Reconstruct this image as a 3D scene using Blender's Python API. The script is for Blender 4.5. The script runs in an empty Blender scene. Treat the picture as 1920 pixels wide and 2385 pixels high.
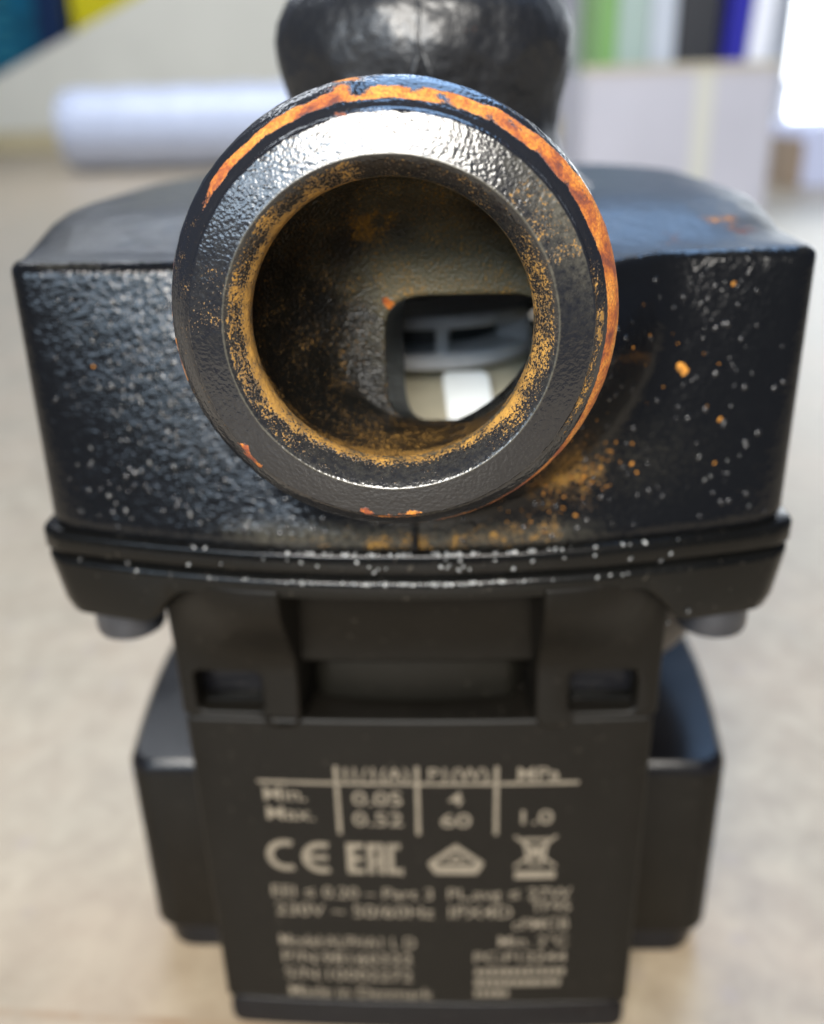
import bpy, bmesh, math, random
from mathutils import Vector, Matrix, noise as mnoise
random.seed(7)
S = bpy.context.scene
C = S.collection
MM = 0.001
ZT = 149.0            # port axis height above the bench, mm

# ------------------------------------------------------------------ camera
cam_d = bpy.data.cameras.new('camera')
cam = bpy.data.objects.new('camera', cam_d)
C.objects.link(cam)
R_ = Vector((0.99903398, 0.0355959, -0.02576885))
U_ = Vector((0.00904297, 0.40732013, 0.91324068))
F_ = Vector((-0.04300379, 0.9125915, -0.40660476))
cam.matrix_world = Matrix(((R_.x, U_.x, -F_.x, 0.00617), (R_.y, U_.y, -F_.y, -0.09448),
                           (R_.z, U_.z, -F_.z, 0.17102), (0, 0, 0, 1)))
cam_d.sensor_fit = 'HORIZONTAL'
cam_d.sensor_width = 36.0
cam_d.lens = 40.66
cam_d.clip_start = 0.005
cam_d.clip_end = 60
cam_d.dof.use_dof = True
cam_d.dof.focus_distance = 0.0985
cam_d.dof.aperture_fstop = 16.0
S.camera = cam

# ------------------------------------------------------------------ light
W = bpy.data.worlds.new('World')
S.world = W
W.use_nodes = True
W.node_tree.nodes['Background'].inputs[0].default_value = (0.34, 0.46, 0.75, 1)
W.node_tree.nodes['Background'].inputs[1].default_value = 0.16
S.view_settings.view_transform = 'Standard'
S.view_settings.look = 'None'
S.view_settings.exposure = -0.2


def area(name, loc, target, sx, sy, power, col):
    d = bpy.data.lights.new(name, 'AREA')
    d.shape = 'RECTANGLE'
    d.size, d.size_y, d.energy, d.color = sx, sy, power, col
    o = bpy.data.objects.new(name, d)
    C.objects.link(o)
    o.location = loc
    o.rotation_euler = (Vector(target) - Vector(loc)).to_track_quat('-Z', 'Y').to_euler()
    return o


area('front_ceiling_light', (-0.12, -1.27, 0.97), (0, 0.03, 0.13), 1.0, 0.40, 68, (1.0, 0.95, 0.87))
area('front_window_light', (-0.75, -1.7, 0.86), (0, 0.03, 0.15), 1.9, 0.42, 27, (0.62, 0.80, 1.0))
area('overhead_light', (0.2, 1.0, 1.5), (0.1, 0.5, 0), 0.9, 1.5, 28, (0.36, 0.60, 1.0))
area('background_fill_light', (-0.7, 2.0, 1.8), (-0.8, 2.7, 0.0), 1.6, 0.7, 60, (0.88, 0.93, 1.0))  # unseen lamp added to brighten the board, roll and far bench
area('window_light', (1.9, 3.0, 1.3), (0.1, 0.6, 0.1), 1.4, 1.2, 7, (0.82, 0.9, 1.0))

# ------------------------------------------------------------------ material helpers


class NT:
    def __init__(self, name):
        self.m = bpy.data.materials.new(name)
        self.m.use_nodes = True
        self.t = self.m.node_tree
        self.b = self.t.nodes['Principled BSDF']

    def n(self, typ, **kw):
        nd = self.t.nodes.new(typ)
        for k, v in kw.items():
            if isinstance(k, str) and k.startswith('i_'):
                nd.inputs[k[2:]].default_value = v
            else:
                setattr(nd, k, v)
        return nd

    def l(self, a, b):
        self.t.links.new(a, b)

    def noise(self, scale, detail=4, rough=0.6, dist=0.0):
        if not hasattr(self, 'co'):
            self.co = self.n('ShaderNodeTexCoord').outputs['Object']
        nd = self.n('ShaderNodeTexNoise')
        nd.inputs['Scale'].default_value = scale
        nd.inputs['Detail'].default_value = detail
        nd.inputs['Roughness'].default_value = rough
        nd.inputs['Distortion'].default_value = dist
        self.l(self.co, nd.inputs['Vector'])
        return nd.outputs['Fac']

    def voro(self, scale, feature='F1'):
        if not hasattr(self, 'co'):
            self.co = self.n('ShaderNodeTexCoord').outputs['Object']
        nd = self.n('ShaderNodeTexVoronoi', feature=feature)
        nd.inputs['Scale'].default_value = scale
        self.l(self.co, nd.inputs['Vector'])
        return nd.outputs['Distance']

    def ramp(self, fac, stops):
        nd = self.n('ShaderNodeValToRGB')
        els = nd.color_ramp.elements
        while len(els) < len(stops):
            els.new(0.5)
        for e, (p, c) in zip(els, stops):
            e.position = p
            e.color = (c, c, c, 1) if isinstance(c, (int, float)) else (*c, 1)
        self.l(fac, nd.inputs['Fac'])
        return nd.outputs['Color']

    def math(self, op, a, b=0.0, clamp=False):
        nd = self.n('ShaderNodeMath', operation=op)
        nd.use_clamp = clamp
        for i, v in enumerate((a, b)):
            if isinstance(v, (int, float)):
                nd.inputs[i].default_value = v
            else:
                self.l(v, nd.inputs[i])
        return nd.outputs[0]

    def mix(self, fac, a, b):
        nd = self.n('ShaderNodeMix', data_type='RGBA')
        for sock, v in ((nd.inputs[0], fac), (nd.inputs[6], a), (nd.inputs[7], b)):
            if isinstance(v, (int, float)):
                sock.default_value = v
            elif isinstance(v, tuple):
                sock.default_value = (*v, 1)
            else:
                self.l(v, sock)
        return nd.outputs[2]

    def bump(self, h, strength, dist, prev=None):
        nd = self.n('ShaderNodeBump')
        nd.inputs['Strength'].default_value = strength
        nd.inputs['Distance'].default_value = dist
        self.l(h, nd.inputs['Height'])
        if prev is not None:
            self.l(prev, nd.inputs['Normal'])
        return nd.outputs['Normal']

    def put(self, col=None, rough=None, normal=None, metal=None, spec=None):
        for nm, v in (('Base Color', col), ('Roughness', rough), ('Normal', normal), ('Metallic', metal),
                      ('Specular IOR Level', spec)):
            if v is None:
                continue
            if isinstance(v, (int, float)):
                self.b.inputs[nm].default_value = v
            elif isinstance(v, tuple):
                self.b.inputs[nm].default_value = (*v, 1)
            else:
                self.l(v, self.b.inputs[nm])
        return self.m


def plain(name, col, rough=0.5, var=0.0, scale=20, bump=0.0, spec=None, metal=None):
    t = NT(name)
    c = col
    if var:
        f = t.noise(scale, 5)
        c = t.mix(t.ramp(f, [(0.3, 0.0), (0.7, 1.0)]), tuple(x * (1 - var) for x in col),
                  tuple(min(1, x * (1 + var)) for x in col))
    nrm = t.bump(t.noise(scale * 3, 1, 0.4), 0.6, bump) if bump else None
    return t.put(c, rough, nrm, metal, spec)


def iron(name, base, rough, grain, gscale, peel, dustcol=(0.085, 0.078, 0.058), spec=0.5, blotch=0.0, blob=0.9):
    """black painted cast iron; point attribute 'wear' = (rust, ochre powder, grey dust)"""
    t = NT(name)
    at = t.n('ShaderNodeAttribute', attribute_name='wear')
    sp = t.n('ShaderNodeSeparateColor')
    t.l(at.outputs['Color'], sp.inputs[0])
    wr, wo, wd = sp.outputs
    n1 = t.noise(420, 6, 0.7)
    n2 = t.noise(1500, 5, 0.75)
    n3 = t.noise(260, 7, 0.75, 0.3)
    n4 = t.noise(3600, 4, 0.7)
    # dust
    fd = t.math('MULTIPLY', t.math('ADD', wd, t.math('MULTIPLY', t.math('SUBTRACT', n2, 0.5), 1.3)), 1.6, True)
    fd = t.math('MULTIPLY', fd, t.math('MINIMUM', t.math('MULTIPLY', wd, 3.0), 1.0))
    col = t.mix(fd, base, dustcol)
    # ochre powder, speckled
    so = t.math('ADD', wo, t.math('MULTIPLY', t.math('SUBTRACT', n4, 0.5), 2.4))
    so = t.math('ADD', so, t.math('MULTIPLY', t.math('SUBTRACT', n1, 0.5), blob))
    so = t.math('MULTIPLY', t.math('SUBTRACT', so, 0.42), 6.0, True)
    so = t.math('MULTIPLY', so, t.math('MULTIPLY', wo, 5.0, True))
    oc = t.mix(t.ramp(n1, [(0.35, 0.0), (0.65, 1.0)]), (0.16, 0.085, 0.018), (0.46, 0.235, 0.035))
    col = t.mix(so, col, oc)
    # rust
    sr = t.math('ADD', wr, t.math('MULTIPLY', t.math('SUBTRACT', n1, 0.5), 0.9))
    sr = t.math('ADD', sr, t.math('MULTIPLY', t.math('SUBTRACT', n2, 0.5), 0.7))
    sr = t.math('ADD', sr, t.math('MULTIPLY', t.math('SUBTRACT', n4, 0.5), 0.8))
    sr = t.math('MULTIPLY', t.math('SUBTRACT', sr, 0.45), 5.0, True)
    sr = t.math('MULTIPLY', sr, t.math('MULTIPLY', wr, 6.0, True))
    rc = t.ramp(n3, [(0.38, (0.12, 0.025, 0.013)), (0.44, (0.34, 0.075, 0.010)), (0.51, (0.60, 0.18, 0.010)),
                     (0.62, (0.76, 0.32, 0.04))])
    rc = t.mix(t.ramp(n4, [(0.38, 0.75), (0.58, 0.0)]), rc, (0.20, 0.045, 0.012))
    col = t.mix(sr, col, rc)
    anyw = t.math('MAXIMUM', t.math('MAXIMUM', so, sr), t.math('MULTIPLY', fd, 0.3))
    ro = t.math('ADD', t.math('MULTIPLY', anyw, 0.85 - rough), rough)
    ro = t.math('ADD', ro, t.math('MULTIPLY', t.math('SUBTRACT', n1, 0.5), 0.2))
    nrm = t.bump(t.noise(gscale, 1, 0.4), 1.0, grain)
    nrm = t.bump(t.noise(400, 1, 0.4), 1.0, peel, nrm)
    if blotch:
        nrm = t.bump(t.noise(130, 2, 0.5), 1.0, blotch, nrm)
    nrm = t.bump(t.math('ADD', sr, t.math('MULTIPLY', so, 0.5)), 0.6, 0.00012, nrm)
    return t.put(col, ro, nrm, None, spec)


M_house = iron('black_cast_iron', (0.0045, 0.0048, 0.0055), 0.18, 0.00012, 1500, 0.00012, spec=0.36)
M_deck = iron('dusty_black_cast_iron', (0.011, 0.0115, 0.013), 0.40, 0.00006, 1500, 0.0001, spec=0.5, blotch=0.0006)
M_hump = iron('black_cast_hump', (0.006, 0.0068, 0.009), 0.44, 0.00010, 1500, 0.00018, blotch=0.0018, spec=0.85)
M_ring = iron('rusted_port_iron', (0.012, 0.0125, 0.015), 0.20, 0.00007, 2500, 0.00006, spec=0.8)
M_bore = iron('bore_iron', (0.0035, 0.0035, 0.003), 0.38, 0.00026, 2600, 0.00016, (0.085, 0.075, 0.042), blob=0.3)


def plastic(name, base, rough, peel, spec=0.27):
    t = NT(name)
    n1 = t.noise(60, 4)
    n2 = t.noise(900, 3)
    c = t.mix(t.ramp(n1, [(0.35, 0.0), (0.7, 1.0)]), base, tuple(x * 1.35 for x in base))
    d = t.ramp(n2, [(0.66, 0.0), (0.76, 0.35)])
    c = t.mix(d, c, (0.11, 0.095, 0.075))
    ro = t.math('ADD', t.math('MULTIPLY', n1, 0.2), rough - 0.1)
    return t.put(c, ro, t.bump(t.noise(1400, 1, 0.4), 1.0, 0.00007 * peel), None, spec)


M_motor = plastic('black_motor_plastic', (0.0048, 0.0041, 0.0031), 0.43, 0.35, 0.18)
M_clamp = plastic('black_painted_flange', (0.0032, 0.0032, 0.0029), 0.22, 0.45, 0.28)
M_gloss = plastic('glossy_black_plastic', (0.005, 0.005, 0.006), 0.22, 0.2, 0.2)
M_bolt = plain('dark_zinc_bolt', (0.06, 0.062, 0.07), 0.42, 0.25, 200, 0.0001, metal=0.5)
M_print = plain('pale_print', (0.16, 0.135, 0.10), 0.6, 0.2, 300)
M_grey = plain('grey_impeller', (0.78, 0.78, 0.78), 0.45, 0.12, 150)
M_beige = plain('beige_wear_plate', (0.52, 0.48, 0.36), 0.5, 0.2, 100)
M_white = plain('white_lit_patch', (0.85, 0.9, 0.9), 0.4)
M_bead = plain('glint_bead', (0.06, 0.06, 0.058), 0.08, 0.95, 500, spec=1.0, metal=0.4)  # lighter, part-metallic colour stands in for glints off bumpy paint
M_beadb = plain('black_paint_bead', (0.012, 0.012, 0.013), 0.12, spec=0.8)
M_rspk = plain('rust_speck', (0.42, 0.175, 0.02), 0.85, 0.6, 900)

# ------------------------------------------------------------------ mesh helpers


def P(x, y, z):
    return (x * MM, y * MM, (z + ZT) * MM)


def link(name, me, mat, parent=None):
    o = bpy.data.objects.new(name, me)
    C.objects.link(o)
    if mat is not None:
        me.materials.clear()
        me.materials.append(mat)
    if parent is not None:
        o.parent = parent
        o.matrix_parent_inverse = parent.matrix_world.inverted()
    return o


def mk(name, verts, faces, mat, parent=None, smooth=True, wear=None, mm=True, sharp=35):
    me = bpy.data.meshes.new(name)
    me.from_pydata([P(*v) if mm else v for v in verts], [], faces)
    bm = bmesh.new()
    bm.from_mesh(me)
    bmesh.ops.recalc_face_normals(bm, faces=bm.faces)
    bm.to_mesh(me)
    bm.free()
    if smooth:
        me.shade_smooth()
        if sharp:
            me.set_sharp_from_angle(angle=math.radians(sharp))
    if wear is not None:
        a = me.attributes.new('wear', 'FLOAT_COLOR', 'POINT')
        for i, w in enumerate(wear):
            a.data[i].color = (w[0], w[1], w[2], 1)
    return link(name, me, mat, parent)


def loft(rings, cap0=True, cap1=True, closed=True):
    n = len(rings[0])
    V = [v for r in rings for v in r]
    Fc = []
    for k in range(len(rings) - 1):
        for i in range(n if closed else n - 1):
            j = (i + 1) % n
            Fc.append((k * n + i, k * n + j, (k + 1) * n + j, (k + 1) * n + i))
    if cap0:
        Fc.append(tuple(range(n - 1, -1, -1)))
    if cap1:
        Fc.append(tuple((len(rings) - 1) * n + i for i in range(n)))
    return V, Fc


def sst(a, b, x):
    t = max(0.0, min(1.0, (x - a) / (b - a)))
    return t * t * (3 - 2 * t)


def nz(x, y, z, s):
    return mnoise.noise(Vector((x * s, y * s, z * s)))


def outline(w, y0, y1, rf, rb, nf=70, nc=10, ns=30):
    """rounded rectangle, counter-clockwise from the front-left corner's end"""
    pts = []
    for i in range(nf):
        pts.append((-w + rf + (2 * w - 2 * rf) * i / nf, y0))
    for i in range(nc):
        a = -math.pi / 2 + math.pi / 2 * i / nc
        pts.append((w - rf + rf * math.cos(a), y0 + rf + rf * math.sin(a)))
    for i in range(ns):
        pts.append((w, y0 + rf + (y1 - rb - y0 - rf) * i / ns))
    for i in range(nc):
        a = math.pi / 2 * i / nc
        pts.append((w - rb + rb * math.cos(a), y1 - rb + rb * math.sin(a)))
    for i in range(ns):
        pts.append((w - rb - (2 * w - 2 * rb) * i / ns, y1))
    for i in range(nc):
        a = math.pi / 2 + math.pi / 2 * i / nc
        pts.append((-w + rb + rb * math.cos(a), y1 - rb + rb * math.sin(a)))
    for i in range(ns):
        pts.append((-w, y1 - rb - (y1 - rb - y0 - rf) * i / ns))
    for i in range(nc):
        a = math.pi + math.pi / 2 * i / nc
        pts.append((-w + rf + rf * math.cos(a), y0 + rf + rf * math.sin(a)))
    return pts


def rbox(name, x0, x1, y0, y1, z0, z1, r, mat, parent=None, e=None):
    """box with rounded plan corners and rounded top and bottom edges, mm"""
    e = r * 0.5 if e is None else e
    cx = (x0 + x1) / 2
    w = (x1 - x0) / 2
    rings = []
    for (d, z) in ((e, z0), (e * .3, z0 + e * .3), (0, z0 + e), (0, z1 - e), (e * .3, z1 - e * .3), (e, z1)):
        rr = max(0.05, r - d)
        rings.append([(x + cx, y, z) for x, y in outline(w - d, y0 + d, y1 - d, rr, rr, 6, 5, 4)])
    V, Fc = loft(rings)
    return mk(name, V, Fc, mat, parent)


def empty(name, loc, label, cat, group=None):
    o = bpy.data.objects.new(name, None)
    C.objects.link(o)
    o.location = loc
    o.empty_display_size = 0.02
    o['label'] = label
    o['category'] = cat
    if group:
        o['group'] = group
    bpy.context.view_layer.update()
    return o


def tube(path, rad, n=8):
    V, Fc = [], []
    rings = []
    for i, p in enumerate(path):
        p = Vector(p)
        a = Vector(path[max(0, i - 1)])
        b = Vector(path[min(len(path) - 1, i + 1)])
        t = (b - a).normalized()
        s = t.orthogonal().normalized()
        q = t.cross(s)
        r = rad[i] if isinstance(rad, (list, tuple)) else rad
        rings.append([tuple(p + r * (math.cos(2 * math.pi * k / n) * s + math.sin(2 * math.pi * k / n) * q)) for k in range(n)])
    return loft(rings)


def curve_plate(loops, depth, bevel, zcuts=()):
    """filled 2D loops (x, z) in mm -> mesh with thickness; returns verts and faces, front at y=0 going +depth"""
    cu = bpy.data.curves.new('outline', 'CURVE')
    cu.dimensions = '2D'
    cu.fill_mode = 'BOTH'
    for lp in loops:
        s = cu.splines.new('POLY')
        s.points.add(len(lp) - 1)
        for p, (x, z) in zip(s.points, lp):
            p.co = (x, z, 0, 1)
        s.use_cyclic_u = True
    cu.extrude = depth / 2 - bevel
    cu.bevel_depth = bevel
    cu.bevel_resolution = 2
    cu.offset = -bevel
    o = bpy.data.objects.new('outline', cu)
    C.objects.link(o)
    me = bpy.data.meshes.new_from_object(o.evaluated_get(bpy.context.evaluated_depsgraph_get()))
    bpy.data.objects.remove(o)
    bm = bmesh.new()
    bm.from_mesh(me)
    bmesh.ops.remove_doubles(bm, verts=bm.verts, dist=1e-4)
    for k in range(-7, 8):
        bmesh.ops.bisect_plane(bm, geom=bm.verts[:] + bm.edges[:] + bm.faces[:], plane_co=(k * 5.0, 0, 0), plane_no=(1, 0, 0))
    for k in zcuts:
        bmesh.ops.bisect_plane(bm, geom=bm.verts[:] + bm.edges[:] + bm.faces[:], plane_co=(0, k, 0), plane_no=(0, 1, 0))
    V = [(v.co.x, depth / 2 - v.co.z, v.co.y) for v in bm.verts]
    bm.verts.index_update()
    Fc = [tuple(v.index for v in f.verts) for f in bm.faces]
    bm.free()
    bpy.data.meshes.remove(me)
    return V, Fc


def rrect(x0, x1, z0, z1, r, n=5):
    out = []
    for cx, cz, a0 in ((x1 - r, z1 - r, 0), (x0 + r, z1 - r, 90), (x0 + r, z0 + r, 180), (x1 - r, z0 + r, 270)):
        for i in range(n + 1):
            a = math.radians(a0 + 90 * i / n)
            out.append((cx + r * math.cos(a), cz + r * math.sin(a)))
    return out


# ================================================================== the setting
JOINT_Y = 0.0320


def bench_material():
    t = NT('chipboard')
    n1 = t.noise(14, 5, 0.6)
    n2 = t.noise(85, 5, 0.65, 0.4)
    n3 = t.noise(420, 4, 0.7)
    c = t.mix(t.ramp(n2, [(0.30, 0.0), (0.70, 1.0)]), (0.27, 0.213, 0.145), (0.40, 0.333, 0.238))
    c = t.mix(t.ramp(n1, [(0.42, 0.0), (0.72, 0.40)]), c, (0.46, 0.33, 0.22))
    c = t.mix(t.ramp(n3, [(0.58, 0.0), (0.72, 0.30)]), c, (0.27, 0.20, 0.14))
    v = t.voro(70)
    c = t.mix(t.ramp(v, [(0.10, 0.45), (0.22, 0.0)]), c, (0.30, 0.24, 0.20))
    sx = t.n('ShaderNodeSeparateXYZ')
    t.l(t.co, sx.inputs[0])
    yy = t.math('ADD', sx.outputs[1], t.math('MULTIPLY', sx.outputs[0], 0.05))
    yy = t.math('ABSOLUTE', t.math('SUBTRACT', yy, JOINT_Y))
    band = t.math('MULTIPLY', t.math('SUBTRACT', 0.0013, yy), 900.0, True)
    band = t.math('MULTIPLY', band, t.ramp(n2, [(0.42, 0.15), (0.6, 0.8)]))
    c = t.mix(band, c, (0.25, 0.14, 0.06))
    ro = t.math('ADD', t.math('MULTIPLY', n2, 0.2), 0.30)
    return t.put(c, ro, t.bump(t.noise(700, 1, 0.4), 0.8, 0.00008), None, 0.6)


def slab(name, x0, x1, y0, y1, z0, z1, mat, kind=None, parent=None, rot=0.0, bev=0.004):
    bm = bmesh.new()
    bmesh.ops.create_cube(bm, size=1.0)
    cx, cy, cz = (x0 + x1) / 2, (y0 + y1) / 2, (z0 + z1) / 2
    for v in bm.verts:
        v.co = Vector((v.co.x * (x1 - x0), v.co.y * (y1 - y0), v.co.z * (z1 - z0)))
    if bev:
        bmesh.ops.bevel(bm, geom=bm.edges[:], offset=bev, segments=2, affect='EDGES')
    if rot:
        bmesh.ops.rotate(bm, verts=bm.verts, cent=(0, 0, 0), matrix=Matrix.Rotation(rot, 3, 'Z'))
    bmesh.ops.translate(bm, verts=bm.verts, vec=(cx, cy, cz))
    me = bpy.data.meshes.new(name)
    bm.to_mesh(me)
    bm.free()
    me.shade_smooth()
    me.set_sharp_from_angle(angle=math.radians(40))
    o = link(name, me, mat, parent)
    if kind:
        o['kind'] = kind
    return o


M_wall = plain('pale_wall_paint', (0.56, 0.56, 0.62), 0.7, 0.05, 2)
slab('floor', -3.4, 3.4, -3.0, 5.0, -0.92, -0.88, plain('grey_floor', (0.10, 0.095, 0.09), 0.7, 0.15, 8), 'structure', bev=0)
slab('bench_top', -3.2, 3.2, -0.26, 4.9, -0.04, 0.0, bench_material(), 'structure')
slab('wall', -3.4, 3.4, 4.92, 5.0, -0.8, 2.6, M_wall, 'structure', bev=0)

# ================================================================== the pump
pump = empty('circulator_pump', (0, 0.092, 0), 'black circulator pump standing on the bench, its rusty open port facing the camera', 'pump')


YC, ARC = 31.7, 8.9       # corner depth and bow of the seam, mm


def y_front0(z):
    return YC + (z + 36.2) / 36.2 * 5.8


def bulge(x, z):
    k = (z + 36.2) / 36.2
    k = max(0.0, min(1.0, k))
    arc = (ARC * (1 - k) + 2.2 * k) * max(0.0, 1 - (x / 55.0) ** 2)
    xx = x - 3
    xx = xx * (1.22 if xx < 0 else 0.98)
    r = math.hypot(xx, z + 3)
    fil = 21.0 * (1 - sst(17, 37, r)) ** 1.15 * (1 - 0.45 * sst(-9, 0, z))
    return max(arc, fil) + 0.25 * min(arc, fil)


def y_house(x, z):
    return y_front0(z) - bulge(x, z)


def house_ring(w, dz_in, z, ins):
    out = []
    yf = y_front0(z)
    for x, y in outline(w - ins, yf + ins, 150 - ins, max(1.0, 3.8 - ins), 32 - ins):
        k = 1 - sst(yf + ins, yf + ins + 14, y)
        if abs(x) > w - 5:
            k *= max(0.0, 1 - (abs(x) - w + 5) / 5)
        bl = bulge(x, z) * k
        out.append((x, y - bl, z + 0.18 * nz(x, y, z, 0.2)))
    return out


rings = []
for i in range(34):
    z = -36.2 + 36.6 * i / 33
    rings.append(house_ring(57.3 - 2.0 * (1 - i / 33), 0, z, 0.6 if i == 0 else 0))
for a in (22, 45, 68, 90):
    a = math.radians(a)
    rings.append(house_ring(57.3, 0, 0.4 + 1.6 * math.sin(a), 1.6 * (1 - math.cos(a))))
deck = [(58.0, 43.0, 160.0, 14, 46, 2.1), (58.2, 46.0, 159.8, 15, 46, 2.9), (58.0, 50.5, 159.4, 16, 46, 4.5),
        (57.2, 55, 158.4, 17, 45, 5.7), (55.6, 60, 156, 17, 43, 6.4), (46, 66, 146, 12, 34, 6.9), (30, 76, 120, 8, 20, 7.0), (20, 82, 112, 6, 14, 7.1)]
for w, a, b, rf, rb, z in deck:
    rings.append([(x - 1.5, y, z) for x, y in outline(w, a, b, rf, rb)])
V, Fc = loft(rings)
wear = []
for (x, y, z) in V:
    rust = ochre = dust = 0.0
    if y < 45 and z < 0:
        dc = math.hypot((x - 22) / 9, (z + 25.5) / 9)
        ochre = max(0.0, 0.5 * (1 - dc))
        sm = math.exp(-((z + 35) / 2.6) ** 2) * sst(-26, 4, x) * (1 - sst(18, 25, x))
        ochre = max(ochre, (0.36 + 0.5 * nz(x, 0, z, 0.35)) * sm)
        dust = 0.30 * math.exp(-((z + 34.5) / 2.4) ** 2) * (1 - sst(18, 34, abs(x)))
        if x < -10:
            dust = max(dust, 0.12 * math.exp(-((x + 25) / 9) ** 2 - ((z + 20) / 6) ** 2))
        if x > 18:
            dust = max(dust, 0.12 * math.exp(-((x - 30) / 12) ** 2 - ((z + 25) / 6) ** 2))
    if z > 1.5 and x > 22 and y < 80:
        rust = 0.80 * max(0.0, 1 - math.hypot((x - 48) / 8, (y - 50) / 6))
        rust = max(rust, 0.60 * max(0.0, 1 - math.hypot((x - 38) / 6, (y - 44) / 5)))
        dust = 0.12
    elif z > 1.5:
        dust = 0.14 + 0.16 * nz(x, y, z, 0.07)
    wear.append((rust, ochre, dust))
house = mk('pump_housing', V, Fc, M_house, pump, wear=wear, sharp=60)
house.data.materials.append(M_deck)
for p in house.data.polygons:
    if p.center.z / MM - ZT > 1.95 and p.normal.z > 0.2:
        p.material_index = 1


def cut(target, cutters):
    for c in cutters:
        m = target.modifiers.new('cut', 'BOOLEAN')
        m.object = c
        m.operation = 'DIFFERENCE'
        m.solver = 'EXACT'
    dg = bpy.context.evaluated_depsgraph_get()
    me = bpy.data.meshes.new_from_object(target.evaluated_get(dg))
    target.modifiers.clear()
    old = target.data
    target.data = me
    bpy.data.meshes.remove(old)
    for c in cutters:
        d = c.data
        bpy.data.objects.remove(c)
        bpy.data.meshes.remove(d)


def cyl_y(name, R, y0, y1, cx=0, cz=0, n=48):
    V, Fc = loft([[(cx + R * math.cos(2 * math.pi * i / n), y, cz + R * math.sin(2 * math.pi * i / n)) for i in range(n)] for y in (y0, y1)])
    return mk(name, V, Fc, None)


chamber = rbox('cutter', -42, 42, 44, 140, -34.6, -1.4, 8, None)
gap = rbox('cutter', -6, 23, 30, 60, -24, -0.4, 4, None)
rear = rbox('cutter', -34, 34, 125, 175, -31, -4.5, 6, None)
cut(house, [chamber, gap, cyl_y('cutter', 18.4, -3, 40), cyl_y('cutter', 17.5, 23, 41, 3.5, -5), rear])

for v in house.data.vertices:
    x, y, z = v.co.x / MM, v.co.y / MM, v.co.z / MM - ZT
    if (abs(x) < 43 and -34.8 < z < -0.3 and y_house(x, z) + 0.6 < y < 141) or (math.hypot(x, z) < 19.5 and y < 45):
        house.data.attributes['wear'].data[v.index].color = (0, 0, 0.3, 1)
    elif z < 1.5:
        c = house.data.attributes['wear'].data[v.index].color
        far = math.hypot(x - 22, z + 25.5) > 10 and z > -31
        house.data.attributes['wear'].data[v.index].color = (0, 0 if far else c[1], min(c[2], 0.35), 1)

# ---- port flange: turned ring with a cone face, a rusted chamfer and a neck
prof = [(16.0, 18.0), (10.0, 17.3), (7.5, 16.8), (5.6, 16.0), (4.6, 15.3), (4.0, 14.95), (3.4, 14.95), (2.7, 15.1), (1.9, 15.6), (1.2, 16.1), (0.45, 16.72), (0.08, 17.12), (0.0, 17.28),
        (0.07, 17.5), (0.4, 18.7), (0.7, 19.7), (0.98, 20.6), (1.1, 20.95), (1.3, 21.12), (1.75, 21.22), (2.05, 21.35), (2.35, 21.75),
        (3.0, 22.3), (3.7, 22.85), (4.4, 23.35), (5.1, 23.8), (5.6, 24.02), (5.9, 24.12), (6.25, 24.2), (6.7, 24.2), (7.1, 23.9),
        (7.6, 23.2), (8.4, 22.8), (10, 21.8), (13, 19.8), (16, 19.4), (19.5, 19.4)]
# finer steps between the profile points
pf = []
for (a, b) in zip(prof[:-1], prof[1:]):
    k = 3 if abs(a[0] - b[0]) + abs(a[1] - b[1]) > 0.4 else 1
    for i in range(k):
        t = i / k
        pf.append((a[0] + (b[0] - a[0]) * t, a[1] + (b[1] - a[1]) * t))
pf.append(prof[-1])
NA = 288
V, wear = [], []


def ang_band(th, lo, hi, soft=8):
    """1 inside the arc lo..hi degrees (counter-clockwise seen from the camera)"""
    m = (lo + hi) / 2
    d = abs((th - m + 180) % 360 - 180)
    h = abs(hi - lo) / 2
    return 1 - sst(h - soft, h + soft, d)


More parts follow.
